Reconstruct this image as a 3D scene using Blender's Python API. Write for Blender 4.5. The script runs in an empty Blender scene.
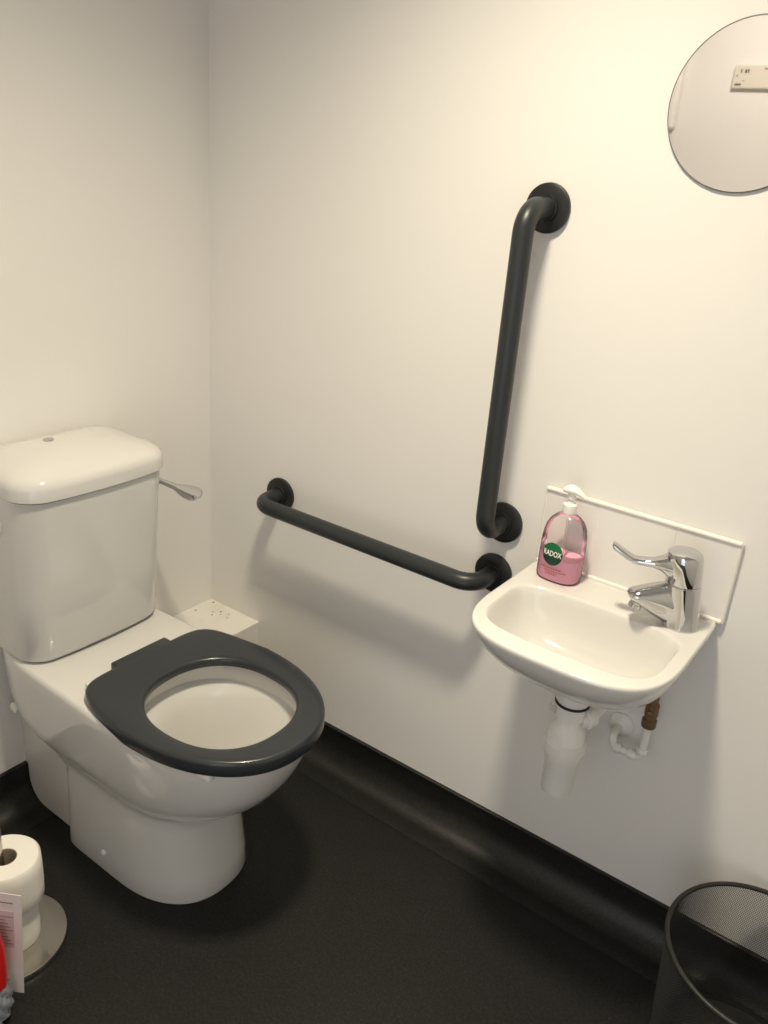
import bpy, bmesh, math, random
from mathutils import Vector, Matrix
random.seed(4)
S = bpy.context.scene
COL = S.collection
# light levels
E_WASH, C_WASH = 50., (1., .86, .74)
SPOT_ANGLE = 124.
E_SPOT, C_SPOT = 171., (1., .886, .665)
E_DOOR, C_DOOR = 5.3, (1., .985, .98)
E_WORLD = .38
PI = math.pi

# ------------------------------------------------------------------ materials
def mat(name, color=(.8, .8, .8), rough=.5, metal=0., spec=.5, coat=0., trans=0., ior=1.45, emit=None, estr=0., sss=0.):
    m = bpy.data.materials.new(name); m.use_nodes = True
    b = m.node_tree.nodes['Principled BSDF']
    b.inputs['Base Color'].default_value = (*color, 1)
    b.inputs['Roughness'].default_value = rough
    b.inputs['Metallic'].default_value = metal
    b.inputs['Specular IOR Level'].default_value = spec
    b.inputs['Coat Weight'].default_value = coat
    b.inputs['Coat Roughness'].default_value = .04
    b.inputs['Transmission Weight'].default_value = trans
    b.inputs['IOR'].default_value = ior
    if emit:
        b.inputs['Emission Color'].default_value = (*emit, 1)
        b.inputs['Emission Strength'].default_value = estr
    if sss:
        b.inputs['Subsurface Weight'].default_value = sss
        b.inputs['Subsurface Radius'].default_value = (.02, .012, .01)
        b.inputs['Subsurface Scale'].default_value = .3
    return m

def noise_bump(m, scale=200., strength=.1, dist=.001, detail=3.):
    nt = m.node_tree; b = nt.nodes['Principled BSDF']
    tc = nt.nodes.new('ShaderNodeTexCoord')
    n = nt.nodes.new('ShaderNodeTexNoise'); n.inputs['Scale'].default_value = scale; n.inputs['Detail'].default_value = detail
    bp = nt.nodes.new('ShaderNodeBump'); bp.inputs['Strength'].default_value = strength; bp.inputs['Distance'].default_value = dist
    nt.links.new(tc.outputs['Object'], n.inputs['Vector'])
    nt.links.new(n.outputs['Fac'], bp.inputs['Height'])
    nt.links.new(bp.outputs['Normal'], b.inputs['Normal'])
    return tc, n

def noise_color(m, scale, c0, c1, p0=.4, p1=.6, detail=4.):
    nt = m.node_tree; b = nt.nodes['Principled BSDF']
    tc = nt.nodes.new('ShaderNodeTexCoord')
    n = nt.nodes.new('ShaderNodeTexNoise'); n.inputs['Scale'].default_value = scale; n.inputs['Detail'].default_value = detail
    r = nt.nodes.new('ShaderNodeValToRGB')
    r.color_ramp.elements[0].position = p0; r.color_ramp.elements[0].color = (*c0, 1)
    r.color_ramp.elements[1].position = p1; r.color_ramp.elements[1].color = (*c1, 1)
    nt.links.new(tc.outputs['Object'], n.inputs['Vector'])
    nt.links.new(n.outputs['Fac'], r.inputs['Fac'])
    nt.links.new(r.outputs['Color'], b.inputs['Base Color'])

WALL = mat('wall_paint', (.80, .785, .765), .6, spec=.25)
noise_bump(WALL, 90, .06, .0008, 5)
noise_color(WALL, 2.2, (.79, .775, .755), (.81, .795, .775), .3, .7)
CEIL = mat('ceiling_paint', (.82, .81, .79), .8)

def floor_material(name, rough, amt, spec=.32):
    m = mat(name, (.02, .019, .018), rough, spec=spec)
    nt = m.node_tree; b = nt.nodes['Principled BSDF']
    tc = nt.nodes.new('ShaderNodeTexCoord')
    n = nt.nodes.new('ShaderNodeTexNoise'); n.inputs['Scale'].default_value = 190; n.inputs['Detail'].default_value = 5; n.inputs['Roughness'].default_value = .65
    r = nt.nodes.new('ShaderNodeValToRGB')
    r.color_ramp.elements[0].position = .38; r.color_ramp.elements[0].color = (.0055, .0054, .0052, 1)
    r.color_ramp.elements[1].position = .66; r.color_ramp.elements[1].color = (.0165*amt, .016*amt, .0150*amt, 1)
    v = nt.nodes.new('ShaderNodeTexVoronoi'); v.inputs['Scale'].default_value = 95
    r2 = nt.nodes.new('ShaderNodeValToRGB')
    r2.color_ramp.elements[0].position = .05; r2.color_ramp.elements[0].color = (.10, .10, .10, 1)
    r2.color_ramp.elements[1].position = .10; r2.color_ramp.elements[1].color = (0, 0, 0, 1)
    add = nt.nodes.new('ShaderNodeMixRGB'); add.blend_type = 'ADD'; add.inputs['Fac'].default_value = .35
    nt.links.new(tc.outputs['Object'], n.inputs['Vector']); nt.links.new(tc.outputs['Object'], v.inputs['Vector'])
    nt.links.new(n.outputs['Fac'], r.inputs['Fac']); nt.links.new(v.outputs['Distance'], r2.inputs['Fac'])
    nt.links.new(r.outputs['Color'], add.inputs['Color1']); nt.links.new(r2.outputs['Color'], add.inputs['Color2'])
    nt.links.new(add.outputs['Color'], b.inputs['Base Color'])
    bp = nt.nodes.new('ShaderNodeBump'); bp.inputs['Strength'].default_value = .35; bp.inputs['Distance'].default_value = .0008
    nt.links.new(n.outputs['Fac'], bp.inputs['Height']); nt.links.new(bp.outputs['Normal'], b.inputs['Normal'])
    return m
FLOOR = floor_material('safety_vinyl', .48, 1.0)
COVE = floor_material('coved_vinyl', .40, 1.2, .5)
CAP = mat('capping_strip', (.012, .012, .012), .35)

CERAMIC = mat('vitreous_china', (.66, .65, .63), .12, coat=.5)
TILE = mat('glazed_tile', (.80, .785, .77), .15, coat=.4)
GROUT = mat('white_sealant', (.83, .80, .74), .45)
SEAT = mat('seat_plastic', (.022, .026, .031), .30, coat=.15)
RAIL = mat('rail_coating', (.020, .024, .027), .38)
RAILD = mat('flange_plastic', (.012, .013, .014), .42)
CHROME = mat('chrome', (.60, .60, .61), .04, metal=1)
STEEL = mat('brushed_steel', (.60, .57, .53), .22, metal=1)
noise_bump(STEEL, 500, .03, .0003)
BRASS = mat('tarnished_brass', (.20, .13, .07), .5, metal=.5)
PVC = mat('white_pvc', (.78, .77, .75), .28)
RUBBER = mat('black_rubber', (.02, .02, .02), .6)
PLASTIC = mat('white_plastic', (.83, .82, .79), .35)
PAPER = mat('tissue_paper', (.84, .82, .78), .9, spec=.1)
noise_bump(PAPER, 140, .3, .0012)
CARDB = mat('card_core', (.36, .30, .24), .9)
BINM = mat('black_wire', (.016, .0155, .015), .45)
RED = mat('red_plastic', (.62, .012, .014), .3)
GREEN = mat('green_label', (.004, .13, .045), .35)
GREEND = mat('dark_green_label', (.003, .035, .018), .35)
WHITEINK = mat('white_ink', (.85, .85, .82), .5)
BROWNINK = mat('brown_ink', (.42, .13, .07), .5)
GREYINK = mat('grey_ink', (.30, .22, .23), .7)
PINKINK = mat('pink_ink', (.60, .47, .47), .7)
CARD = mat('printed_card', (.76, .68, .65), .6)
PANEL = mat('panel_plastic', (.70, .66, .58), .4)
DARKINK = mat('dark_ink', (.05, .045, .04), .5)
DIRT = mat('dirt_specks', (.22, .17, .11), .9)
MIRROR = mat('mirror_glass', (.86, .86, .83), .02, metal=1)
MIRRORE = mat('mirror_edge', (.16, .17, .17), .3)
BOX = mat('boxing_paint', (.80, .78, .74), .5)
noise_color(BOX, 14, (.74, .70, .63), (.81, .79, .75), .25, .5, 6)
LIQUID = mat('pink_soap', (1., .47, .63), .2, sss=.7)

def clear_material(name, tint, gloss=.12, body=0., bodycol=(.9, .8, .8)):
    m = bpy.data.materials.new(name); m.use_nodes = True
    nt = m.node_tree; nt.nodes.clear()
    out = nt.nodes.new('ShaderNodeOutputMaterial')
    t = nt.nodes.new('ShaderNodeBsdfTransparent'); t.inputs['Color'].default_value = (*tint, 1)
    d = nt.nodes.new('ShaderNodeBsdfDiffuse'); d.inputs['Color'].default_value = (*bodycol, 1)
    g = nt.nodes.new('ShaderNodeBsdfGlossy'); g.inputs['Roughness'].default_value = gloss
    fr = nt.nodes.new('ShaderNodeFresnel'); fr.inputs['IOR'].default_value = 1.27
    m1 = nt.nodes.new('ShaderNodeMixShader'); m1.inputs['Fac'].default_value = body
    m2 = nt.nodes.new('ShaderNodeMixShader')
    nt.links.new(t.outputs[0], m1.inputs[1]); nt.links.new(d.outputs[0], m1.inputs[2])
    nt.links.new(fr.outputs[0], m2.inputs['Fac']); nt.links.new(m1.outputs[0], m2.inputs[1]); nt.links.new(g.outputs[0], m2.inputs[2])
    nt.links.new(m2.outputs[0], out.inputs['Surface'])
    return m
CLEAR = clear_material('clear_bottle_plastic', (.99, .97, .972), .08, .05, (.95, .88, .88))
FILM = clear_material('crinkled_clear_film', (.80, .84, .88), .2, .4, (.50, .55, .60))

# ------------------------------------------------------------------ object helpers
def link(name, me, parent=None):
    o = bpy.data.objects.new(name, me); COL.objects.link(o)
    if parent: o.parent = parent
    return o

def obj(name, bm, m, parent=None, smooth=True, angle=40):
    """bm is in world coordinates; the part is shifted into its parent's frame"""
    if parent is not None:
        root = Vector((0, 0, 0)); p = parent
        while p is not None:
            root += p.location; p = p.parent
        bmesh.ops.translate(bm, verts=bm.verts, vec=-root)
    bmesh.ops.recalc_face_normals(bm, faces=bm.faces)
    me = bpy.data.meshes.new(name)
    if smooth:
        for f in bm.faces: f.smooth = True
        for e in bm.edges:
            if len(e.link_faces) == 2 and e.calc_face_angle(0) > math.radians(angle): e.smooth = False
    bm.to_mesh(me); bm.free()
    for mm in (m if isinstance(m, (list, tuple)) else [m]): me.materials.append(mm)
    return link(name, me, parent)

def thing(name, label, cat, loc=(0, 0, 0), group=None):
    o = link(name, None); o.location = loc; o.empty_display_size = .05
    return tag(o, label, cat, group)

def tag(o, label, cat, group=None, kind=None):
    o['label'] = label; o['category'] = cat
    if group: o['group'] = group
    if kind: o['kind'] = kind
    return o

def struct(name, bm, m, label=None, cat=None, **k):
    o = obj(name, bm, m, **k); o['kind'] = 'structure'
    o['label'] = label; o['category'] = cat
    return o

def loft(bm, rings, cap0=True, cap1=True, closed=True, midx=0):
    vs = [[bm.verts.new(p) for p in r] for r in rings]
    n = len(vs[0])
    for a, b in zip(vs[:-1], vs[1:]):
        for i in range(n if closed else n - 1):
            j = (i + 1) % n
            f = bm.faces.new((a[i], a[j], b[j], b[i])); f.material_index = midx
    if cap0: bm.faces.new(list(reversed(vs[0]))).material_index = midx
    if cap1: bm.faces.new(vs[-1]).material_index = midx
    return vs

def box(bm, lo, hi, bevel=0., seg=2):
    g = bmesh.ops.create_cube(bm, size=1.)
    vs = g['verts']
    for v in vs:
        v.co = Vector([(l + h) / 2 + c * (h - l) for l, h, c in zip(lo, hi, v.co)])
    if bevel:
        es = list({e for v in vs for e in v.link_edges})
        bmesh.ops.bevel(bm, geom=es, offset=bevel, segments=seg, affect='EDGES', profile=.5)

def frame_of(d):
    d = Vector(d).normalized()
    a = Vector((0, 0, 1)) if abs(d.z) < .9 else Vector((1, 0, 0))
    u = d.cross(a).normalized(); w = d.cross(u).normalized()
    return d, u, w

def lathe(bm, base, axis, prof, n=40, cap0=True, cap1=True):
    """prof: list of (r, h) along axis from base"""
    d, u, w = frame_of(axis); base = Vector(base)
    rings = [[base + d * h + (u * math.cos(2*PI*i/n) + w * math.sin(2*PI*i/n)) * r for i in range(n)] for r, h in prof]
    return loft(bm, rings, cap0, cap1)

def fillet(pts, rad, seg=8):
    pts = [Vector(p) for p in pts]; out = [pts[0]]
    for i in range(1, len(pts) - 1):
        p = pts[i]; a = (pts[i-1] - p); b = (pts[i+1] - p)
        r = rad[i] if isinstance(rad, (list, tuple)) else rad
        ang = a.angle(b); t = r / math.tan(ang / 2)
        a.normalize(); b.normalize()
        p0 = p + a * t; p1 = p + b * t
        c = p + (a + b).normalized() * (r / math.sin(ang / 2))
        v0 = p0 - c; v1 = p1 - c; th = v0.angle(v1); ax = v0.cross(v1).normalized()
        for k in range(seg + 1): out.append(c + Matrix.Rotation(th * k / seg, 3, ax) @ v0)
    out.append(pts[-1]); return out

def tube(bm, path, r, n=20, cap=True):
    path = [Vector(p) for p in path]; rings = []
    t0 = (path[1] - path[0]).normalized(); _, u, w = frame_of(t0)
    for i, p in enumerate(path):
        if i == 0: t = t0
        elif i == len(path) - 1: t = (path[-1] - path[-2]).normalized()
        else: t = ((path[i+1] - p).normalized() + (p - path[i-1]).normalized()).normalized()
        u = (u - t * u.dot(t)).normalized(); w = t.cross(u)
        rr = r[i] if isinstance(r, (list, tuple)) else r
        rings.append([p + (u * math.cos(2*PI*k/n) + w * math.sin(2*PI*k/n)) * rr for k in range(n)])
    return loft(bm, rings, cap, cap)

def sgn(v): return -1. if v < 0 else 1.
def sup(n, t):
    """point of a unit superellipse at angle t"""
    c, s = math.cos(t), math.sin(t)
    return sgn(c) * abs(c) ** (2. / n), sgn(s) * abs(s) ** (2. / n)

def outline(z, xb, xf, xc, hw, nb, nf, yc, N=72, taper=0., ny=None):
    """egg: back from xb to the widest point xc, front from xc to xf"""
    out = []
    for i in range(N):
        t = 2 * PI * i / N; c = math.cos(t)
        front = c >= 0
        cx, sy = sup(nf if front else nb, t)
        x = xc + cx * ((xf - xc) if front else (xc - xb))
        h = hw * (1 - (taper * (xc - x) / (xc - xb) if not front else 0))
        out.append(Vector((x, yc + sy * h, z)))
    return out

def rrect(z, x0, x1, y0, y1, r, seg=6, bow=0.):
    """rounded rectangle; bow pushes the +x side outward in the middle"""
    out = []
    for cx, cy, a in ((x1 - r, y1 - r, 0), (x0 + r, y1 - r, PI/2), (x0 + r, y0 + r, PI), (x1 - r, y0 + r, 3*PI/2)):
        for k in range(seg + 1):
            t = a + PI/2 * k / seg
            out.append(Vector((cx + r * math.cos(t), cy + r * math.sin(t), z)))
        if abs(a - 3*PI/2) < 1e-6:
            for k in range(1, 8):
                pass
    return out

def text_mesh(body, size, extrude=0.):
    c = bpy.data.curves.new('lettering', 'FONT'); c.body = body; c.size = size; c.align_x = 'CENTER'; c.align_y = 'CENTER'
    c.extrude = extrude; c.offset = size * .02; c.resolution_u = 4
    o = bpy.data.objects.new('lettering', c); COL.objects.link(o)
    dg = bpy.context.evaluated_depsgraph_get()
    me = bpy.data.meshes.new_from_object(o.evaluated_get(dg))
    COL.objects.unlink(o); bpy.data.objects.remove(o)
    bm = bmesh.new(); bm.from_mesh(me); bpy.data.meshes.remove(me)
    return bm

# ------------------------------------------------------------------ room
RX, FY, H = 2.05, -1.90, 2.42          # right wall, front wall, ceiling
T = .10
bm = bmesh.new(); box(bm, (-T, FY - 1.6, -T), (RX + T, T, 0)); struct('floor', bm, FLOOR, 'black speckled safety vinyl floor', 'floor', smooth=False)
bm = bmesh.new(); box(bm, (-T, FY - T, H), (RX + T, T, H + T)); struct('ceiling', bm, CEIL, 'white painted ceiling', 'ceiling', smooth=False)
bm = bmesh.new(); box(bm, (-T, FY - T, 0), (0, T, H)); struct('wall_left', bm, WALL, 'white wall behind the toilet', 'wall', smooth=False)
bm = bmesh.new(); box(bm, (0, 0, 0), (RX, T, H)); struct('wall_back', bm, WALL, 'white wall carrying grab rails and basin', 'wall', smooth=False)
DX0, DX1, DH = 1.10, 1.98, 2.05        # open doorway behind the camera
bm = bmesh.new(); box(bm, (RX, FY - T, 0), (RX + T, T, H)); struct('wall_right', bm, WALL, 'white wall on the right, out of view', 'wall', smooth=False)
bm = bmesh.new()
box(bm, (0, FY - T, 0), (DX0, FY, H)); box(bm, (DX1, FY - T, 0), (RX, FY, H)); box(bm, (DX0, FY - T, DH), (DX1, FY, H))
struct('wall_front', bm, WALL, 'white wall with the doorway, seen in the mirror', 'wall', smooth=False)
bm = bmesh.new()
box(bm, (DX0 - .06, FY, 0), (DX0, FY + .018, DH + .06), .003); box(bm, (DX1, FY, 0), (DX1 + .06, FY + .018, DH + .06), .003)
box(bm, (DX0, FY, DH), (DX1, FY + .018, DH + .06), .003)
struct('trim_1', bm, PLASTIC, 'white architrave round the doorway', 'architrave', smooth=False)

def cove_profile():
    p = [(.0, .0), (.0, .1), (.0045, .1), (.0045, .062)]
    for k in range(1, 12):
        a = PI/2 * k / 12
        p.append((.0045 + .056 * (1 - math.cos(a)), .062 - .0605 * math.sin(a)))
    p += [(.0605, .0015), (.10, .0012), (.10, .0)]
    return p
def cove(name, a, b, nrm, label):
    a, b, nrm = Vector(a), Vector(b), Vector(nrm)
    bm = bmesh.new()
    loft(bm, [[q + nrm * d + Vector((0, 0, z)) for d, z in cove_profile()] for q in (a, b)])
    o = struct(name, bm, COVE, label, 'coved skirting', angle=25)
    # capping strip along the top
    bm = bmesh.new()
    cp = [(.0, .098), (.0, .1035), (.004, .1035), (.0075, .101), (.0075, .097), (.0046, .097)]
    loft(bm, [[q + nrm * d + Vector((0, 0, z)) for d, z in cp] for q in (a, b)])
    obj('capping_strip', bm, CAP, o, smooth=False)
cove('baseboard_back', (.185, 0, 0), (RX, 0, 0), (0, -1, 0), 'black coved vinyl skirting below the basin wall')
cove('baseboard_left', (0, FY, 0), (0, -.35, 0), (1, 0, 0), 'black coved vinyl skirting behind the toilet')
# boxed-in corner
bm = bmesh.new(); box(bm, (.0, -.27, .0), (.185, .0, .306), .0015, 1)
o = struct('trim_2', bm, BOX, 'low white pipe boxing in the corner beside the toilet', 'pipe boxing', smooth=False)
bm = bmesh.new()
for x, y, r in ((.022, -.012, .0035), (.02, -.075, .003), (.075, -.035, .003), (.085, -.045, .002), (.1, -.03, .002), (.06, -.05, .002), (.07, -.062, .0025), (.11, -.045, .002)):
    lathe(bm, (x, y, .3055), (0, 0, 1), [(r, 0), (r * .8, .0012), (r * .3, .0018)], 8)
obj('dirt_specks', bm, DIRT, o)

# ------------------------------------------------------------------ grab rails
def grab_rail(label, p0, p1, group, proj=.086):
    p0, p1 = Vector(p0), Vector(p1); out = Vector((0, -proj, 0))
    t = thing('grab_rail', label, 'grab rail', p0, group)
    path = fillet([p0 + Vector((0, -.006, 0)), p0 + out, p1 + out, p1 + Vector((0, -.006, 0))], .042, 10)
    bm = bmesh.new(); tube(bm, path, 0.0186, 28); obj('rail_tube', bm, RAIL, t)
    for p in (p0, p1):
        bm = bmesh.new()
        lathe(bm, p, (0, -1, 0), [(.0415, 0), (.0425, .003), (.0418, .0085), (.038, .0105), (.0235, .0115), (.0225, .015), (.0192, .0155)], 44)
        obj('wall_flange', bm, RAILD, t)
    return t
RG = 'anthracite grab rails on the basin wall'
grab_rail('horizontal dark grey grab rail low on the wall between toilet and basin', (.2514, 0, .693), (.8514, 0, .693), RG)
grab_rail('upright dark grey grab rail on the wall above the basin corner', (.8577, 0, 1.409), (.8577, 0, .809), RG)

# ------------------------------------------------------------------ toilet
YC = -.474
toilet = thing('toilet', 'white close coupled toilet with dark grey seat against the left wall', 'toilet', (.18, YC, 0))
bm = bmesh.new()
def PR(z, xb, xf, xc, hw, nb, nf, taper=0.): return outline(z + max(0, .012 * (z - .2) / .24), xb, xf, xc, hw, nb, nf, YC, 96, taper)
rings = [PR(0., .186, .554, .36, .139, 14, 2.4), PR(.004, .184, .556, .36, .140, 14, 2.4), PR(.05, .184, .550, .36, .138, 14, 2.4),
         PR(.12, .184, .540, .36, .135, 14, 2.4), PR(.18, .184, .537, .36, .134, 14, 2.4), PR(.208, .184, .540, .362, .1345, 13, 2.35),
         PR(.220, .165, .551, .372, .136, 12, 2.3), PR(.234, .12, .573, .385, .140, 10, 2.3),
 PR(.252, .075, .606, .40, .149, 9, 2.3), PR(.272, .045, .636, .415, .157, 9, 2.25),
         PR(.30, .022, .666, .43, .165, 9, 2.25, .02), PR(.34, .014, .694, .45, .173, 9, 2.2, .04), PR(.38, .012, .713, .46, .179, 9, 2.2, .06),
         PR(.41, .012, .724, .465, .182, 9, 2.2, .06), PR(.430, .012, .728, .465, .182, 9, 2.2, .06), PR(.4385, .014, .725, .465, .180, 9, 2.2, .06),
         PR(.4425, .022, .716, .465, .173, 9, 2.2, .06),
         PR(.4430, .30, .706, .53, .158, 3, 2.2), PR(.4425, .366, .700, .54, .145, 2.3, 2.2), PR(.439, .372, .696, .54, .141, 2.3, 2.2), PR(.410, .374, .694, .54, .140, 2.3, 2.2),
         PR(.402, .370, .698, .54, .143, 2.3, 2.2), PR(.392, .383, .690, .54, .134, 2.2, 2.2),
         PR(.35, .395, .655, .53, .114, 2.1, 2.1), PR(.29, .40, .590, .50, .088, 2, 2), PR(.24, .405, .530, .47, .060, 2, 2), PR(.20, .41, .500, .455, .044, 2, 2), PR(.13, .40, .47, .435, .030, 2, 2)]
loft(bm, rings)
# rear leg of the pan running back to the wall, shaped round the coved skirting
prof = [(.0, .305), (.0, .106), (.010, .100), (.010, .066)] + [(.010 + .056 * (1 - math.cos(PI/2*k/8)), .066 - .062 * math.sin(PI/2*k/8)) for k in range(1, 9)] + [(.196, .003), (.196, .25), (.12, .29), (.06, .305)]
ys = [(-.112, .006), (-.110, .001), (-.106, 0.), (.106, 0.), (.110, .001), (.112, .006)]
loft(bm, [[Vector((min(max(x, .0), .2), YC + y, z)) for x, z in prof] for y, _ in ys])
pan = obj('pan', bm, CERAMIC, toilet, angle=50)
# cistern
def CR(z, x0, x1, hw, n=6.): return outline(z, x0, x1, (x0 + x1) / 2 - .01, hw, 12, n * .62, YC, 96)
def cist_ring(z, x0, x1, hw, r, bow):
    out = []
    pts = []
    N = 10
    y0, y1 = YC - hw, YC + hw
    for (cx, cy, a) in ((x1 - r, y1 - r, 0), (x0 + .02, y1 - .02, PI/2), (x0 + .02, y0 + .02, PI), (x1 - r, y0 + r, 1.5*PI)):
        rr = r if a in (0, 1.5*PI) else .02
        for k in range(N + 1):
            t = a + PI/2 * k / N
            pts.append(Vector((cx + rr * math.cos(t), cy + rr * math.sin(t), z)))
    m = 12; last, first = pts[-1], pts[0]
    for k in range(1, m): pts.append(last.lerp(first, k / m))
    for p in pts:
        u = (p.y - YC) / hw
        if p.x > (x0 + x1) / 2: p.x += bow * (1 - u * u) * min(1, (p.x - (x0 + x1) / 2) / ((x1 - x0) / 2))
        out.append(p)
    return out
bm = bmesh.new()
loft(bm, [cist_ring(.4555, .018, .148, .155, .045, .012), cist_ring(.4585, .014, .162, .165, .05, .012), cist_ring(.470, .012, .170, .169, .05, .013),
          cist_ring(.60, .012, .179, .170, .05, .014), cist_ring(.72, .012, .188, .171, .05, .015), cist_ring(.822, .012, .196, .172, .05, .016)])
cist = obj('cistern', bm, CERAMIC, toilet)
bm = bmesh.new()
lr = [cist_ring(.8238, .012, .195, .169, .05, .016), cist_ring(.8265, .006, .202, .177, .052, .017), cist_ring(.848, .005, .203, .177, .052, .017), cist_ring(.858, .006, .201, .174, .051, .017),
      cist_ring(.8655, .010, .194, .167, .048, .016), cist_ring(.8705, .016, .183, .156, .042, .015), cist_ring(.876, .028, .160, .13, .034, .012), cist_ring(.8795, .05, .13, .09, .022, .008), cist_ring(.881, .075, .11, .04, .012, .003)]
for ring in lr[2:]:
    for p in ring:
        u = (p.y - YC) / .177; fx = max(0., min(1., 1.15 - (p.x - .03) / .20))
        p.z += .019 * (1 - u * u) * max(0, min(1, (p.z - .846) / .02)) * fx
loft(bm, lr)
lid = obj('cistern_lid', bm, CERAMIC, toilet)
bm = bmesh.new(); lathe(bm, (.078, YC - .034, .8950), (0, 0, 1), [(.0105, 0), (.0105, .004), (.0085, .0055), (.004, .006)], 24)
obj('button_plug', bm, CHROME, lid)['label'] = 'small chrome plug in the cistern lid'
# flush lever
bm = bmesh.new()
lathe(bm, (.085, YC + .166, .757), (0, 1, 0), [(.016, 0), (.016, .006), (.010, .010), (.009, .046), (.007, .050)], 20)
L0 = Vector((.085, YC + .213, .757))
secs = [(-.008, .004, .006), (.0, .0055, .0075), (.04, .005, .007), (.085, .0045, .0085), (.105, .0042, .014), (.125, .004, .0185), (.145, .0038, .019), (.158, .0034, .015), (.164, .002, .007)]
loft(bm, [[L0 + Vector((s, math.cos(2*PI*k/16) * w * .82 - math.sin(2*PI*k/16) * h * .57, math.cos(2*PI*k/16) * w * .57 + math.sin(2*PI*k/16) * h * .82)) for k in range(16)] for s, h, w in secs])
obj('flush_lever', bm, CHROME, toilet)['label'] = 'chrome paddle flush lever'
bm = bmesh.new(); lathe(bm, (.095, YC - .166, .757), (0, -1, 0), [(.024, 0), (.024, .006), (.019, .012), (.008, .015)], 28)
obj('side_cap', bm, PLASTIC, toilet)['label'] = 'round white plastic cap'
for (x, y, z), d in (((.324, YC - .136, .05), (0, -1, 0)), ((.032, YC - .110, .285), (0, -1, 0))):
    bm = bmesh.new()
    big = x < .1
    lathe(bm, (x, y, z), d, [(.007, 0), (.007, .003), (.005, .006), (.002, .0075)] if not big else [(.009, 0), (.009, .018), (.0125, .02), (.0125, .034), (.008, .037)], 20)
    obj('screw_cap', bm, PLASTIC, toilet)
# seat ring
bm = bmesh.new()
def SR(z, g, hole=False, k=0.):
    if hole: return outline(z, .400 + g, .690 - g, .540, .135 - g, 2.2, 2.25, YC - .006, 96)
    return outline(z, .306 + g, .750 - g, .480, .191 - g, 7., 2.2, YC, 96, .13)
rings = [SR(.4585, .010), SR(.4500, .0045), SR(.4495, .003), SR(.4510, .0012), SR(.456, .0), SR(.474, .0005), SR(.4785, .0018), SR(.4808, .0045), SR(.4817, .008), SR(.4820, .016),
         SR(.4818, -.012, True), SR(.4800, -.004, True), SR(.4765, .000, True), SR(.470, .001, True), SR(.461, -.001, True), SR(.4585, -.006, True)]
vs = loft(bm, rings, False, False)
n = len(vs[0])
for i in range(n): bm.faces.new((vs[-1][i], vs[-1][(i+1) % n], vs[0][(i+1) % n], vs[0][i]))
seat = obj('seat', bm, SEAT, toilet, angle=50)
seat['label'] = 'dark grey toilet seat ring'
bm = bmesh.new(); box(bm, (.289, YC - .070, .4585), (.35, YC + .070, .4818), .004, 3)
obj('hinge_block', bm, SEAT, seat)
for s in (-1, 1):
    bm = bmesh.new(); tube(bm, [(.310, YC + s * .066, .466), (.310, YC + s * .140, .466)], .008, 18)
    lathe(bm, (.320, YC + s * .132, .4545), (0, 0, 1), [(.016, 0), (.016, .004), (.010, .007), (.009, .010)], 20)
    obj('hinge', bm, PLASTIC, toilet)
for y in (-1, 1):
    bm = bmesh.new(); box(bm, (.625, YC + y * .1395 - .009, .432), (.662, YC + y * .1395 + .009, .4600), .006, 3)
    obj('seat_buffer', bm, PLASTIC, seat)['label'] = 'white plastic seat buffer'

# ------------------------------------------------------------------ wash basin
BX = 1.1215
basin = thing('wash_basin', 'small white wall hung hand basin with tap hole on the right', 'wash basin', (BX, -.02, .58))
def BR(z, yf, hw, yb=-.003, nb=22, nf=3., yc=None, xo=0.):
    """outline seen from above; -y is the front"""
    yc = -.17 if yc is None else yc
    out = []
    for i in range(96):
        t = 2 * PI * i / 96
        front = math.cos(t) >= 0
        a, b = sup(nf if front else nb, t)
        out.append(Vector((BX + xo + b * hw, yc + (a * (yf - yc) if front else -a * (yb - yc) * -1 * -1), z)))
    return out
rim = .757
rings = [BR(.630, -.200, .034, -.12, 2, 2, -.165), BR(.632, -.217, .055, -.10, 2.3, 2.2, -.165), BR(.640, -.238, .088, -.06, 3.5, 2.3, -.165), BR(.652, -.261, .115, -.02, 8, 2.5), BR(.671, -.288, .138, -.003, 18, 2.6),
         BR(.693, -.313, .156, nf=2.8), BR(.713, -.330, .167, nf=3.), BR(.731, -.341, .1742, nf=3.2), BR(.744, -.3465, .1775, nf=3.25), BR(.7505, -.3480, .1786, nf=3.25), BR(.7545, -.3475, .1782, nf=3.25), BR(.7564, -.3460, .1770, nf=3.25), BR(.757, -.3435, .1750, nf=3.25), BR(.7571, -.3390, .1720, nf=3.25),
         BR(.7572, -.3090, .1580, -.102, 5, 4., -.19), BR(.7571, -.3060, .1565, -.105, 5, 4., -.19), BR(.7560, -.3035, .1550, -.107, 4.6, 4., -.19), BR(.7520, -.3010, .1530, -.109, 4.4, 3.9, -.19),
         BR(.742, -.2980, .1495, -.111, 4.2, 3.6, -.19), BR(.72, -.291, .1435, -.115, 4, 3.2, -.19), BR(.695, -.279, .132, -.122, 3.6, 3., -.19), BR(.672, -.258, .112, -.134, 3, 2.6, -.19), BR(.660, -.233, .08, -.152, 2.5, 2.3, -.19), BR(.655, -.205, .03, -.178, 2, 2, -.19)]
bm = bmesh.new(); loft(bm, rings)
obj('bowl', bm, CERAMIC, basin, angle=60)
bm = bmesh.new(); lathe(bm, (BX, -.192, .6540), (0, 0, 1), [(.022, 0), (.022, .003), (.019, .004), (.010, .002)], 28)
obj('waste_grate', bm, CHROME, basin)['label'] = 'chrome waste outlet'

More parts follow.
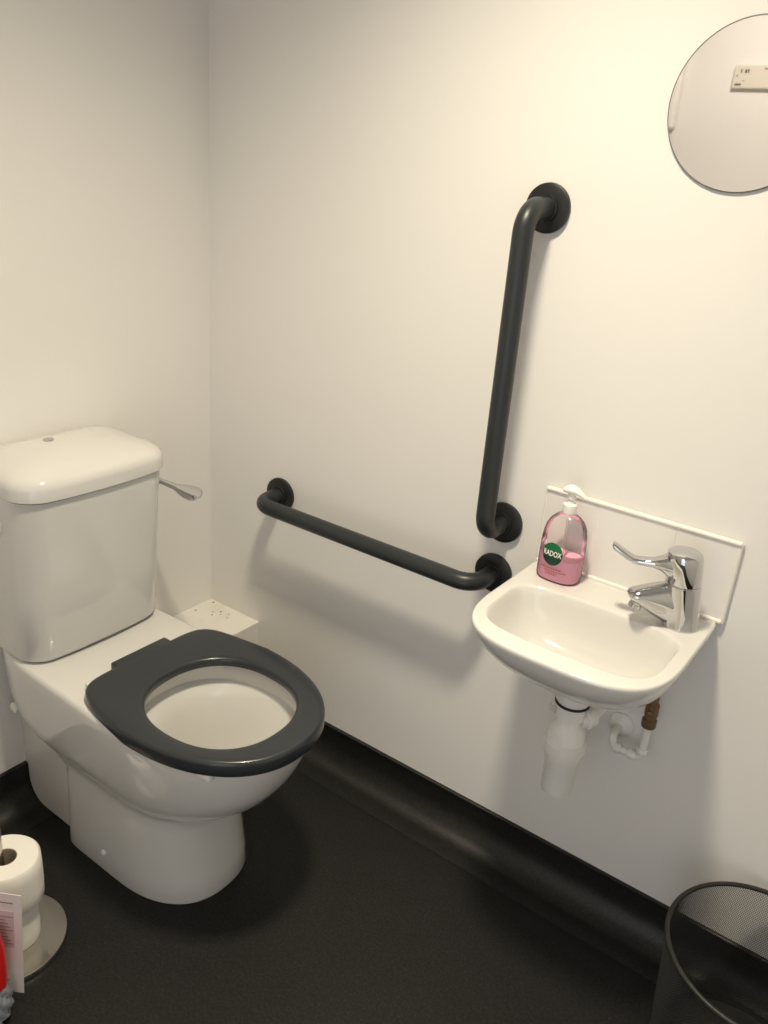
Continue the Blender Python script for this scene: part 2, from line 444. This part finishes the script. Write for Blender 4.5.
# tiled splashback
sp = thing('tile_splashback', 'row of white tiles with sealed edges on the wall behind the basin', 'splashback', (BX, 0, .757))
for x0, x1 in ((.9445, 1.0468), (1.0476, 1.1963), (1.1971, 1.3035)):
    bm = bmesh.new(); box(bm, (x0, -.0085, .7585), (x1, -.0005, .9075), .0018, 2); obj('tile', bm, TILE, sp, smooth=False)
bm = bmesh.new(); box(bm, (.9450, -.0075, .7590), (1.3030, -.0003, .9070)); obj('grout_bed', bm, GROUT, sp, smooth=False)
bm = bmesh.new()
path = [(.9425, -.007, .9095), (1.3055, -.007, .9095)]
tube(bm, path, .0048, 14); tube(bm, [(1.3045, -.005, .757), (1.3045, -.005, .9095)], .0045, 12); tube(bm, [(.9430, -.005, .757), (.9430, -.005, .9095)], .0030, 12)
tube(bm, [(.945, -.0085, .7585), (1.3035, -.0085, .7585)], .0045, 12)
obj('sealant_bead', bm, GROUT, sp)['label'] = 'cream silicone edge bead'

# ------------------------------------------------------------------ tap
A0 = Vector((1.2495, -.066, .757)); A1 = Vector((1.236, -.088, .902))
ax = (A1 - A0).normalized()
tap = thing('mixer_tap', 'chrome lever mixer tap with long elbow lever on the basin', 'tap', A0)
bm = bmesh.new()
B = Vector((0, 0, 1))
def tap_ring(h, r, stretch=0., lift=0.):
    c = A0 + ax * h; out = []
    for k in range(40):
        t = 2 * PI * k / 40
        out.append(c + Vector((r * math.cos(t), r * math.sin(t), 0)))
    return out
sd = Vector((-.80, -.60, 0)).normalized()
loft(bm, [tap_ring(0, .0325), tap_ring(.004, .0325), tap_ring(.006, .0312), tap_ring(.03, .0308), tap_ring(.06, .0305), tap_ring(.0845, .0303), tap_ring(.0855, .0292), tap_ring(.0865, .0292)])
# spout: lofted oval sections from the body towards the bowl
q = Vector((-sd.y, sd.x, 0))
def spout_sec(s, z, w, h):
    c = A0 + sd * s; c.z = z
    return [c + q * (math.cos(2*PI*k/24) * w) + Vector((0, 0, math.sin(2*PI*k/24) * h)) + sd * (-math.sin(2*PI*k/24) * h * .25) for k in range(24)]
loft(bm, [spout_sec(.004, .800, .0265, .042), spout_sec(.026, .802, .0255, .0395), spout_sec(.046, .806, .0240, .0325), spout_sec(.066, .809, .0222, .0240), spout_sec(.083, .811, .0200, .0160), spout_sec(.093, .8115, .0180, .0110), spout_sec(.0985, .812, .0145, .0070), spout_sec(.1005, .8122, .0085, .0035)])
obj('tap_body', bm, CHROME, tap, angle=45)
bm = bmesh.new()
c = A0 + sd * .083; c.z = .801
lathe(bm, c, (-.25 * sd.x * -1, -.25 * sd.y * -1, -1), [(.0105, 0), (.0105, .008), (.0118, .009), (.0118, .015), (.009, .016)], 24)
obj('aerator', bm, CHROME, tap)
bm = bmesh.new()
loft(bm, [tap_ring(.0875, .0297), tap_ring(.0885, .0303), tap_ring(.115, .0304), tap_ring(.137, .0298), tap_ring(.143, .0280), tap_ring(.1465, .0225), tap_ring(.1480, .012)])
ld = Vector((-.94, -.34, 0)).normalized(); lq = Vector((-ld.y, ld.x, 0))
H0 = A0 + ax * .116
def lev_sec(s, dz, w, h):
    c = H0 + ld * s + Vector((0, 0, dz))
    return [c + lq * (sgn(math.cos(2*PI*k/20)) * abs(math.cos(2*PI*k/20)) ** .7 * w) + Vector((0, 0, sgn(math.sin(2*PI*k/20)) * abs(math.sin(2*PI*k/20)) ** .7 * h)) for k in range(20)]
loft(bm, [lev_sec(.008, .002, .0255, .022), lev_sec(.026, .001, .0225, .0200), lev_sec(.036, .000, .0165, .0125), lev_sec(.050, -.0015, .0125, .0075), lev_sec(.072, -.003, .0112, .0062), lev_sec(.082, -.0028, .0110, .0062),
          lev_sec(.088, -.0005, .0108, .0065), lev_sec(.101, .006, .0104, .0070), lev_sec(.114, .0135, .0102, .0072), lev_sec(.1195, .0168, .009, .006), lev_sec(.1215, .018, .006, .003)])
obj('lever_handle', bm, CHROME, tap, angle=45)

# ------------------------------------------------------------------ soap bottle
SX, SY, SZ = 1.010, -.052, .7575
soap = thing('soap_dispenser', 'clear pump bottle of pink liquid soap with green round label on the basin', 'soap bottle', (SX, SY, SZ))
prof = [(0., .94), (.003, .985), (.008, 1.), (.04, 1.), (.076, .985), (.095, .94), (.109, .86), (.119, .73), (.127, .54), (.1315, .38), (.134, .285), (.146, .28)]
A, Bq = .0425, .031
def sring(h, k, g=0.):
    return [Vector((SX + (A * k - g) * sup(2.5, 2*PI*i/56)[0], SY + ((Bq if k > .6 else A * .72 + (Bq - A * .72) * k) * k - g) * sup(2.5, 2*PI*i/56)[1], SZ + h)) for i in range(56)]
bm = bmesh.new(); loft(bm, [sring(h, k) for h, k in prof], True, False); obj('bottle', bm, CLEAR, soap)
bm = bmesh.new(); loft(bm, [sring(.0022, .93, .0012), sring(.006, .99, .0014), sring(.035, 1., .0014), sring(.047, .99, .0014)]); obj('liquid_soap', bm, LIQUID, soap)
bm = bmesh.new(); lathe(bm, (SX, SY, SZ + .1345), (0, 0, 1), [(.0130, 0), (.0134, .002), (.0130, .016), (.0105, .0185), (.0065, .019), (.0065, .023), (.0042, .0235), (.0042, .036)], 28)
obj('pump_collar', bm, PLASTIC, soap)
bm = bmesh.new()
P0 = Vector((SX - .004, SY, SZ + .178)); pd = Vector((1, .12, -.02)).normalized(); pq = Vector((-pd.y, pd.x, 0))
secs = [(-.017, -.004, .003, .002), (-.014, -.002, .0095, .0055), (-.006, .001, .0145, .0085), (.004, .002, .0150, .0095), (.014, .0, .0125, .0085), (.024, -.004, .0085, .0065), (.032, -.009, .006, .005), (.036, -.012, .004, .0035)]
loft(bm, [[P0 + pd * s * .85 + Vector((0, 0, dz * .9)) + pq * (math.cos(2*PI*k/18) * w * .9) + Vector((0, 0, math.sin(2*PI*k/18) * h * .85)) for k in range(18)] for s, dz, w, h in secs])
lathe(bm, (SX, SY, SZ + .162), (0, 0, 1), [(.008, 0), (.0085, .012)], 20)
obj('pump_head', bm, PLASTIC, soap)
bm = bmesh.new(); tube(bm, [(SX, SY, SZ + .12), (SX + .004, SY, SZ + .06), (SX + .008, SY, SZ + .008)], .0022, 10); obj('dip_tube', bm, CLEAR, soap)
def on_bottle(u, h, off):
    """u along the front surface in x, h height -> point on the bottle front"""
    k = 1.
    for (h0, k0), (h1, k1) in zip(prof[:-1], prof[1:]):
        if h0 <= h <= h1: k = k0 + (k1 - k0) * (h - h0) / (h1 - h0)
    a = A * k + off; b = Bq * k + off; t = max(-.999, min(.999, u / a))
    return Vector((SX + u, SY - b * (1 - abs(t) ** 2.5) ** (1 / 2.5), SZ + h))
LU, LH, LR = -.0065, .057, .0225
def disc_patch(mat_, name, r0u, r0h, lu, lh, off, parent, cond=None):
    bm = bmesh.new(); R, N = 8, 40
    rows = []
    for i in range(1, R + 1):
        rows.append([bm.verts.new(on_bottle(lu + r0u * i / R * math.cos(2*PI*k/N), lh + r0h * i / R * math.sin(2*PI*k/N), off)) for k in range(N)])
    c = bm.verts.new(on_bottle(lu, lh, off))
    for k in range(N): bm.faces.new((c, rows[0][k], rows[0][(k+1) % N]))
    for a, b in zip(rows[:-1], rows[1:]):
        for k in range(N): bm.faces.new((a[k], a[(k+1) % N], b[(k+1) % N], b[k]))
    if cond:
        for f in bm.faces:
            f.material_index = 1 if cond(f.calc_center_median().z - SZ) else 0
    return obj(name, bm, mat_, parent)
lab = disc_patch([GREEN, GREEND], 'label', LR * .92, LR * 1.0, LU, LH, .0006, soap, lambda h: h < LH + .002)
lab['label'] = 'round green label with white lettering'
bm = text_mesh('RADOX', .0148)
bmesh.ops.subdivide_edges(bm, edges=[e for e in bm.edges if e.calc_length() > .002], cuts=2)
for v in bm.verts: v.co = on_bottle(LU + v.co.x * .70, LH + .0005 + v.co.y, .0012)
obj('lettering', bm, WHITEINK, lab, smooth=False)
bm = bmesh.new()
for h, u0, u1, n_ in ((.0285, -.026, .016, 8), (.0235, -.020, .026, 9), (.0195, -.016, .010, 6), (.0165, -.014, .006, 5)):
    for k in range(n_):
        a0 = u0 + (u1 - u0) * k / n_; a1 = a0 + (u1 - u0) / n_ * .72; th = .0008 if h < .028 else .0013
        vs = [bm.verts.new(on_bottle(u, h + dh, .0008)) for u, dh in ((a0, -th), (a1, -th), (a1, th), (a0, th))]
        bm.faces.new(vs)
obj('small_print', bm, BROWNINK, soap, smooth=False)

# ------------------------------------------------------------------ pipework below the basin
trap = thing('bottle_trap', 'white plastic bottle trap hanging under the basin', 'waste trap', (BX, -.165, .38))
tx, ty = BX, -.165
bm = bmesh.new(); lathe(bm, (tx, ty, .6295), (0, 0, -1), [(.030, 0), (.031, .004), (.031, .038), (.029, .041)], 36); obj('waste_collar', bm, PVC, trap)
bm = bmesh.new(); lathe(bm, (tx, ty, .5885), (0, 0, -1), [(.0318, 0), (.0318, .004)], 36); obj('washer', bm, RUBBER, trap)
bm = bmesh.new()
lathe(bm, (tx, ty, .5845), (0, 0, -1), [(.0255, 0), (.0255, .032), (.0215, .034), (.0215, .044), (.028, .052), (.0330, .058), (.0340, .078), (.0395, .081), (.0395, .100), (.0340, .104), (.0340, .120), (.0312, .126), (.0300, .188), (.0285, .196), (.018, .198)], 40)
obj('trap_body', bm, PVC, trap)
bm = bmesh.new()
tube(bm, [(tx + .012, ty + .015, .540), (tx + .020, ty + .035, .540), (tx + .022, ty + .06, .540), (tx + .022, -.0003, .540)], .0155, 20)
lathe(bm, (tx + .016, ty + .026, .540), (.25, .95, 0), [(.0185, 0), (.0215, .002), (.0215, .022), (.0185, .024)], 12)
lathe(bm, (tx + .022, -.0003, .540), (0, -1, 0), [(.022, 0), (.021, .004), (.0165, .006)], 28)
obj('outlet_pipe', bm, PVC, trap)

feed = thing('supply_pipe', 'white elbowed supply pipe with tarnished brass valve under the basin', 'water pipe', (1.231, -.045, .46))
bm = bmesh.new()
tube(bm, fillet([(1.233, -.045, .528), (1.233, -.045, .446), (1.178, -.045, .446), (1.172, -.045, .468), (1.172, -.0003, .470)], [0, .012, .008, .008, 0], 6), .0078, 16)
for c, d in (((1.233, -.045, .456), (0, 0, 1)), ((1.223, -.045, .446), (-1, 0, 0)), ((1.193, -.045, .446), (-1, 0, 0))):
    lathe(bm, c, d, [(.0095, 0), (.0108, .002), (.0108, .012), (.0095, .014)], 18)
obj('pipe_run', bm, PVC, feed)
bm = bmesh.new(); lathe(bm, (1.172, -.0005, .470), (0, -1, 0), [(.026, 0), (.0255, .003), (.018, .009), (.010, .012)], 28); obj('wall_escutcheon', bm, PVC, feed)
bm = bmesh.new()
lathe(bm, (1.233, -.045, .520), (0, 0, 1), [(.0125, 0), (.0138, .002), (.0138, .016), (.0095, .018), (.0095, .024), (.0125, .026), (.0125, .050), (.0088, .052), (.0080, .112)], 14)
lathe(bm, (1.233, -.056, .556), (0, -1, 0), [(.005, 0), (.005, .005), (.003, .006)], 12)
obj('isolating_valve', bm, BRASS, feed)['label'] = 'tarnished brass isolating valve'
hook = thing('mounted_pipe', 'short capped white pipe stub on the wall left of the trap', 'water pipe', (1.062, -.04, .50))
bm = bmesh.new()
tube(bm, fillet([(1.048, -.0002, .522), (1.048, -.045, .522), (1.048, -.045, .478)], [0, .014, 0], 6), .0085, 16); lathe(bm, (1.048, -.045, .482), (0, 0, -1), [(.0108, 0), (.0112, .012), (.009, .016)], 18)
lathe(bm, (1.048, -.0001, .522), (0, -1, 0), [(.018, 0), (.0175, .003), (.010, .006)], 24)
obj('pipe_run', bm, PVC, hook)
bm = bmesh.new(); tube(bm, fillet([(1.048, -.045, .52), (1.048, -.045, .600), (1.050, -.046, .664)], [0, .012, 0], 6), .007, 14); obj('riser', bm, PVC, hook)

# ------------------------------------------------------------------ mirror
MX, MZ, MR = 1.158, 1.577, .1205
mir = thing('round_mirror', 'round frameless mirror on the wall above the basin', 'mirror', (MX, 0, MZ))
bm = bmesh.new(); lathe(bm, (MX, -.0005, MZ), (0, -1, 0), [(MR - .001, 0), (MR, .001), (MR, .0026), (MR - .0014, .0028)], 128); obj('backing', bm, MIRRORE, mir)
bm = bmesh.new(); lathe(bm, (MX, -.0026, MZ), (0, -1, 0), [(MR - .0017, 0), (MR - .0017, .0012), (MR - .0022, .0014)], 128); obj('glass', bm, MIRROR, mir, angle=10)

# things on the opposite wall that the mirror shows
pan_l = thing('wall_panel', 'long white control panel with dark markings reflected in the mirror', 'control panel', (.75, FY, 1.80))
bm = bmesh.new(); box(bm, (.585, FY, 1.797), (1.0, FY + .018, 1.870), .004, 2); obj('casing', bm, PANEL, pan_l, smooth=False)
bm = bmesh.new()
for x0, z0, x1, z1 in ((.596, 1.846, .6, 1.857), (.610, 1.845, .616, 1.856), (.619, 1.845, .6235, 1.857), (.584, 1.834, .588, 1.839), (.583, 1.807, .604, 1.8125), (.606, 1.821, .613, 1.8225), (.672, 1.857, .70, 1.8600)):
    box(bm, (x0 + .012, FY + .018, z0), (x1 + .012, FY + .0188, z1))
obj('markings', bm, DARKINK, pan_l, smooth=False)
disp = thing('towel_dispenser', 'white wall dispenser reflected at the left edge of the mirror', 'dispenser', (.31, FY, 1.75))
bm = bmesh.new(); box(bm, (.20, FY, 1.66), (.415, FY + .045, 1.93), .012, 3); obj('cover', bm, PLASTIC, disp)
bm = bmesh.new(); box(bm, (.23, FY + .01, 1.652), (.39, FY + .035, 1.6598), .002, 1); obj('outlet', bm, DARKINK, disp, smooth=False)

# ------------------------------------------------------------------ waste bin of woven wire mesh
CX, CY = 1.533, -.187
RT, RB, BH = .157, .138, .279
wb = thing('waste_bin', 'black round wire mesh waste bin at the right beside the skirting', 'waste bin', (CX, CY, 0))
bm = bmesh.new()
NA, NZ = 230, 78
def bp(a, h):
    r = RB + (RT - RB) * h
    return Vector((CX + r * math.cos(a), CY + r * math.sin(a), .012 + (BH - .012) * h))
grid = [[bm.verts.new(bp(2*PI*(k + .5 * (j % 2)) / NA, j / NZ)) for k in range(NA)] for j in range(NZ + 1)]
for j in range(0, NZ - 1):
    for k in range(NA):
        if j % 2 == 0: f = (grid[j][k], grid[j+1][k], grid[j+2][k], grid[j+1][k-1])
        else: f = (grid[j][k], grid[j+1][(k+1) % NA], grid[j+2][k], grid[j+1][k])
        bm.faces.new(f)
mesh_o = obj('mesh_wall', bm, BINM, wb, smooth=False)
w = mesh_o.modifiers.new('wire', 'WIREFRAME'); w.thickness = .00105; w.use_even_offset = False; w.use_replace = True; w.use_boundary = True
dg = bpy.context.evaluated_depsgraph_get()
me = bpy.data.meshes.new_from_object(mesh_o.evaluated_get(dg)); mesh_o.modifiers.clear(); mesh_o.data = me
def ring_path(r, z, n=96): return [(CX + r * math.cos(2*PI*k/n), CY + r * math.sin(2*PI*k/n), z) for k in range(n)]
def torus(bm, r, z, rad, n=96, m=14):
    vs = [[bm.verts.new((CX + (r + rad * math.cos(2*PI*j/m)) * math.cos(2*PI*k/n), CY + (r + rad * math.cos(2*PI*j/m)) * math.sin(2*PI*k/n), z + rad * math.sin(2*PI*j/m))) for j in range(m)] for k in range(n)]
    for k in range(n):
        for j in range(m):
            bm.faces.new((vs[k][j], vs[(k+1) % n][j], vs[(k+1) % n][(j+1) % m], vs[k][(j+1) % m]))
bm = bmesh.new(); torus(bm, RT, BH, .0043); obj('rim', bm, BINM, wb)
bm = bmesh.new(); lathe(bm, (CX, CY, .0006), (0, 0, 1), [(RB - .002, 0), (RB + .001, .001), (RB + .002, .014), (RB - .001, .015), (RB - .003, .004), (.01, .004)], 72); obj('base_pan', bm, BINM, wb)

# ------------------------------------------------------------------ toilet roll stand and rolls
HX, HY = .330, -.838
hold = thing('toilet_roll_stand', 'brushed steel toilet roll stand on a round base at the left edge', 'toilet roll holder', (HX, HY, 0))
bm = bmesh.new(); lathe(bm, (HX, HY, .0006), (0, 0, 1), [(.105, 0), (.107, .002), (.107, .010), (.1055, .012), (.02, .0125)], 96); obj('base', bm, STEEL, hold)
bm = bmesh.new(); lathe(bm, (HX, HY, .012), (0, 0, 1), [(.0085, 0), (.0085, .56), (.0075, .563)], 24); obj('post', bm, STEEL, hold)
bm = bmesh.new(); tube(bm, fillet([(HX, HY, .555), (HX, HY - .02, .60), (HX + .0, HY - .15, .60)], [0, .02, 0], 8), .006, 16); obj('top_arm', bm, STEEL, hold)
def roll(label, cx, cy, z, r, h, squash):
    t = thing('toilet_roll', label, 'toilet roll', (cx, cy, z), 'spare toilet rolls threaded on the stand')
    bm = bmesh.new(); N = 72; core = .0215
    def rr(a): return r * (1 + squash * math.sin(2 * a + .6) + .006 * math.sin(5 * a))
    pr = [(core, 0.004), (1, 0), ('o', .004), ('o', h * .5), ('o', h - .004), ('i', h), (core, h - .001), (core, .004)]
    rings = []
    for kind, hh in [('i', 0), ('o', .005), ('b', h * .3), ('b', h * .7), ('o', h - .005), ('i', h)]:
        rings.append([Vector((cx + (rr(2*PI*k/N) - (.004 if kind == 'i' else 0) + (.001 if kind == 'b' else 0)) * math.cos(2*PI*k/N),
                              cy + (rr(2*PI*k/N) - (.004 if kind == 'i' else 0) + (.001 if kind == 'b' else 0)) * math.sin(2*PI*k/N), z + hh)) for k in range(N)])
    inner = lambda hh: [Vector((cx + core * math.cos(2*PI*k/N), cy + core * math.sin(2*PI*k/N), z + hh)) for k in range(N)]
    rings = [inner(0)] + rings + [inner(h)]
    loft(bm, rings, False, False); obj('tissue', bm, PAPER, t)
    bm = bmesh.new()
    loft(bm, [[Vector((cx + q_ * math.cos(2*PI*k/N), cy + q_ * math.sin(2*PI*k/N), z + hh)) for k in range(N)] for q_, hh in ((core + .0004, .001), (core + .0004, h - .0005), (core - .0012, h - .0005), (core - .0012, .001))], False, False)
    obj('core', bm, CARDB, t)
    return t
roll('lower toilet roll resting on the steel base under the other roll', HX + .004, HY + .003, .0132, .0525, .098, .01)
t = roll('upper toilet roll stacked on top of the other roll on the stand', HX + .006, HY + .008, .1118, .062, .100, .012)

# ------------------------------------------------------------------ packaged item at the left edge
pk = thing('packaged_cleaner', 'wrapped red cleaning product with printed pink card at the left edge', 'packaged product', (.452, -.945, 0))
rt = Vector((.805, .589, 0)).normalized()           # along the card
fwd = Vector((-.522, .763, 0)).normalized()
K = Vector((.452, -.945, 0))
# red tube
bm = bmesh.new(); lathe(bm, K + rt * .008 + Vector((0, 0, .078)), (0, 0, 1), [(.014, 0), (.024, .006), (.0262, .03), (.0265, .09), (.022, .125), (.012, .130)], 32); obj('red_tube', bm, RED, pk)
# crinkled clear wrapping
bm = bmesh.new(); rings = []
for j in range(15):
    z = .0015 + .088 * j / 14; ring = []
    for k in range(48):
        a = 2 * PI * k / 48
        r = .024 + .008 * math.sin(PI * j / 14) + .0028 * math.sin(7 * a + j * 1.3) + .002 * math.sin(13 * a - j * 2.1) + random.uniform(-.0012, .0012)
        if j == 0: r *= .8
        ring.append(K + rt * (.004 + r * math.cos(a)) + fwd * (r * math.sin(a)) + Vector((0, 0, z)))
    rings.append(ring)
loft(bm, rings); obj('wrapper', bm, FILM, pk, angle=60)
# printed card behind the tube
cb = K + fwd * .034
bm = bmesh.new()
def card_box(u0, u1, z0, z1, d0, d1, bm):
    vs = []
    for d in (d0, d1):
        vs.append([bm.verts.new(cb + rt * (u + .004 + .07 * z) + fwd * d + Vector((0, 0, z + .012 - .12 * (u + .09)))) for u, z in ((u0, z0), (u1, z0), (u1, z1), (u0, z1))])
    a, b = vs
    bm.faces.new(a[::-1]); bm.faces.new(b)
    for i in range(4): bm.faces.new((a[i], a[(i+1) % 4], b[(i+1) % 4], b[i]))
card_box(-.09, .0365, .024, .262, 0, .0012, bm); cd = obj('printed_card', bm, CARD, pk, smooth=False); cd['label'] = 'pale pink printed card'
bm = bmesh.new(); card_box(-.08, .0230, .136, .222, -.0004, -.0001, bm); obj('print_block', bm, PINKINK, cd, smooth=False)
bm = bmesh.new()
for k in range(9):
    card_box(-.07 + .004 * k, .021 - (k * 7 % 4) * .004, .208 - k * .008, .2105 - k * .008, -.0008, -.0005, bm)
card_box(-.07, .022, .2405, .2435, -.0008, -.0001, bm)
obj('print_lines', bm, GREYINK, cd, smooth=False)

# ------------------------------------------------------------------ light
LX, LY = .98, -.65
lamp = thing('ceiling_downlight', 'round ceiling downlight nearer the basin wall, out of view', 'ceiling light', (LX, LY, H))
bm = bmesh.new(); lathe(bm, (LX, LY, H - .0005), (0, 0, -1), [(.120, 0), (.120, .006), (.112, .010), (.100, .010), (.094, .004)], 64); obj('bezel', bm, PLASTIC, lamp)
sp_ = bpy.data.lights.new('downlight_beam', 'SPOT'); sp_.spot_size = math.radians(SPOT_ANGLE); sp_.spot_blend = 1.; sp_.shadow_soft_size = .10
sp_.energy = E_SPOT; sp_.color = C_SPOT
so = bpy.data.objects.new('downlight_beam', sp_); COL.objects.link(so); so.location = (LX, LY, H - .02)
WX, WY = .95, -.98  # added fill lamp, unseen: brightens the opposite wall reflected in the mirror
fill_lamp = thing('added_fill_light', 'added fill spotlight brightening the wall opposite the basin, out of view', 'ceiling light', (WX, WY, H))
bm = bmesh.new(); lathe(bm, (WX, WY, H - .0005), (0, 0, -1), [(.060, 0), (.060, .012), (.052, .015), (.02, .016)], 48); obj('bezel', bm, PLASTIC, fill_lamp)
aim = (Vector((.62, FY, 1.66)) - Vector((WX, WY, H - .05))).normalized()
bm = bmesh.new(); lathe(bm, Vector((WX, WY, H - .016)) - aim * .0, aim, [(.040, 0), (.044, .05), (.042, .09), (.036, .088), (.034, .06)], 40); obj('fill_lamp_head', bm, PLASTIC, fill_lamp)
wl = bpy.data.lights.new('added_fill_beam', 'SPOT'); wl.spot_size = math.radians(88); wl.spot_blend = 1.; wl.shadow_soft_size = .045
wl.energy = E_WASH; wl.color = C_WASH
wo = bpy.data.objects.new('added_fill_beam', wl); COL.objects.link(wo); wo.location = Vector((WX, WY, H - .016)) + aim * .095
wo.rotation_euler = aim.to_track_quat('-Z', 'Y').to_euler()
W = bpy.data.worlds.new('daylight'); S.world = W; W.use_nodes = True
W.node_tree.nodes['Background'].inputs['Color'].default_value = (.80, .90, 1.0, 1)
W.node_tree.nodes['Background'].inputs['Strength'].default_value = E_WORLD
ld_ = bpy.data.lights.new('doorway_daylight', 'AREA'); ld_.shape = 'RECTANGLE'; ld_.size = .8; ld_.size_y = 1.6
ld_.energy = E_DOOR; ld_.color = C_DOOR
lo = bpy.data.objects.new('doorway_daylight', ld_); COL.objects.link(lo)
lo.location = ((DX0 + DX1) / 2 + .02, FY - .12, .85); lo.rotation_euler = (PI/2, 0, 0)

# ------------------------------------------------------------------ camera
cam = bpy.data.cameras.new('camera'); co = bpy.data.objects.new('camera', cam); COL.objects.link(co)
yaw, pit, rol = math.radians(-34.407), math.radians(22.4393), math.radians(4.6645)
f_ = Vector((math.cos(pit) * math.sin(yaw), math.cos(pit) * math.cos(yaw), -math.sin(pit)))
r_ = Vector((math.cos(yaw), -math.sin(yaw), 0)); u_ = r_.cross(f_)
r2 = r_ * math.cos(rol) + u_ * math.sin(rol); u2 = -r_ * math.sin(rol) + u_ * math.cos(rol)
M = Matrix((r2, u2, -f_)).transposed().to_4x4(); M.translation = Vector((1.5356, -1.4232, 1.4522))
co.matrix_world = M
cam.sensor_fit = 'HORIZONTAL'; cam.sensor_width = 36.; cam.lens = 829.93 / 768 * 36
cam.clip_start = .01
S.camera = co

vs_ = S.view_settings
vs_.view_transform = 'Standard'; vs_.look = 'None'; vs_.gamma = 1.; vs_.use_curve_mapping = False; vs_.exposure = 0.
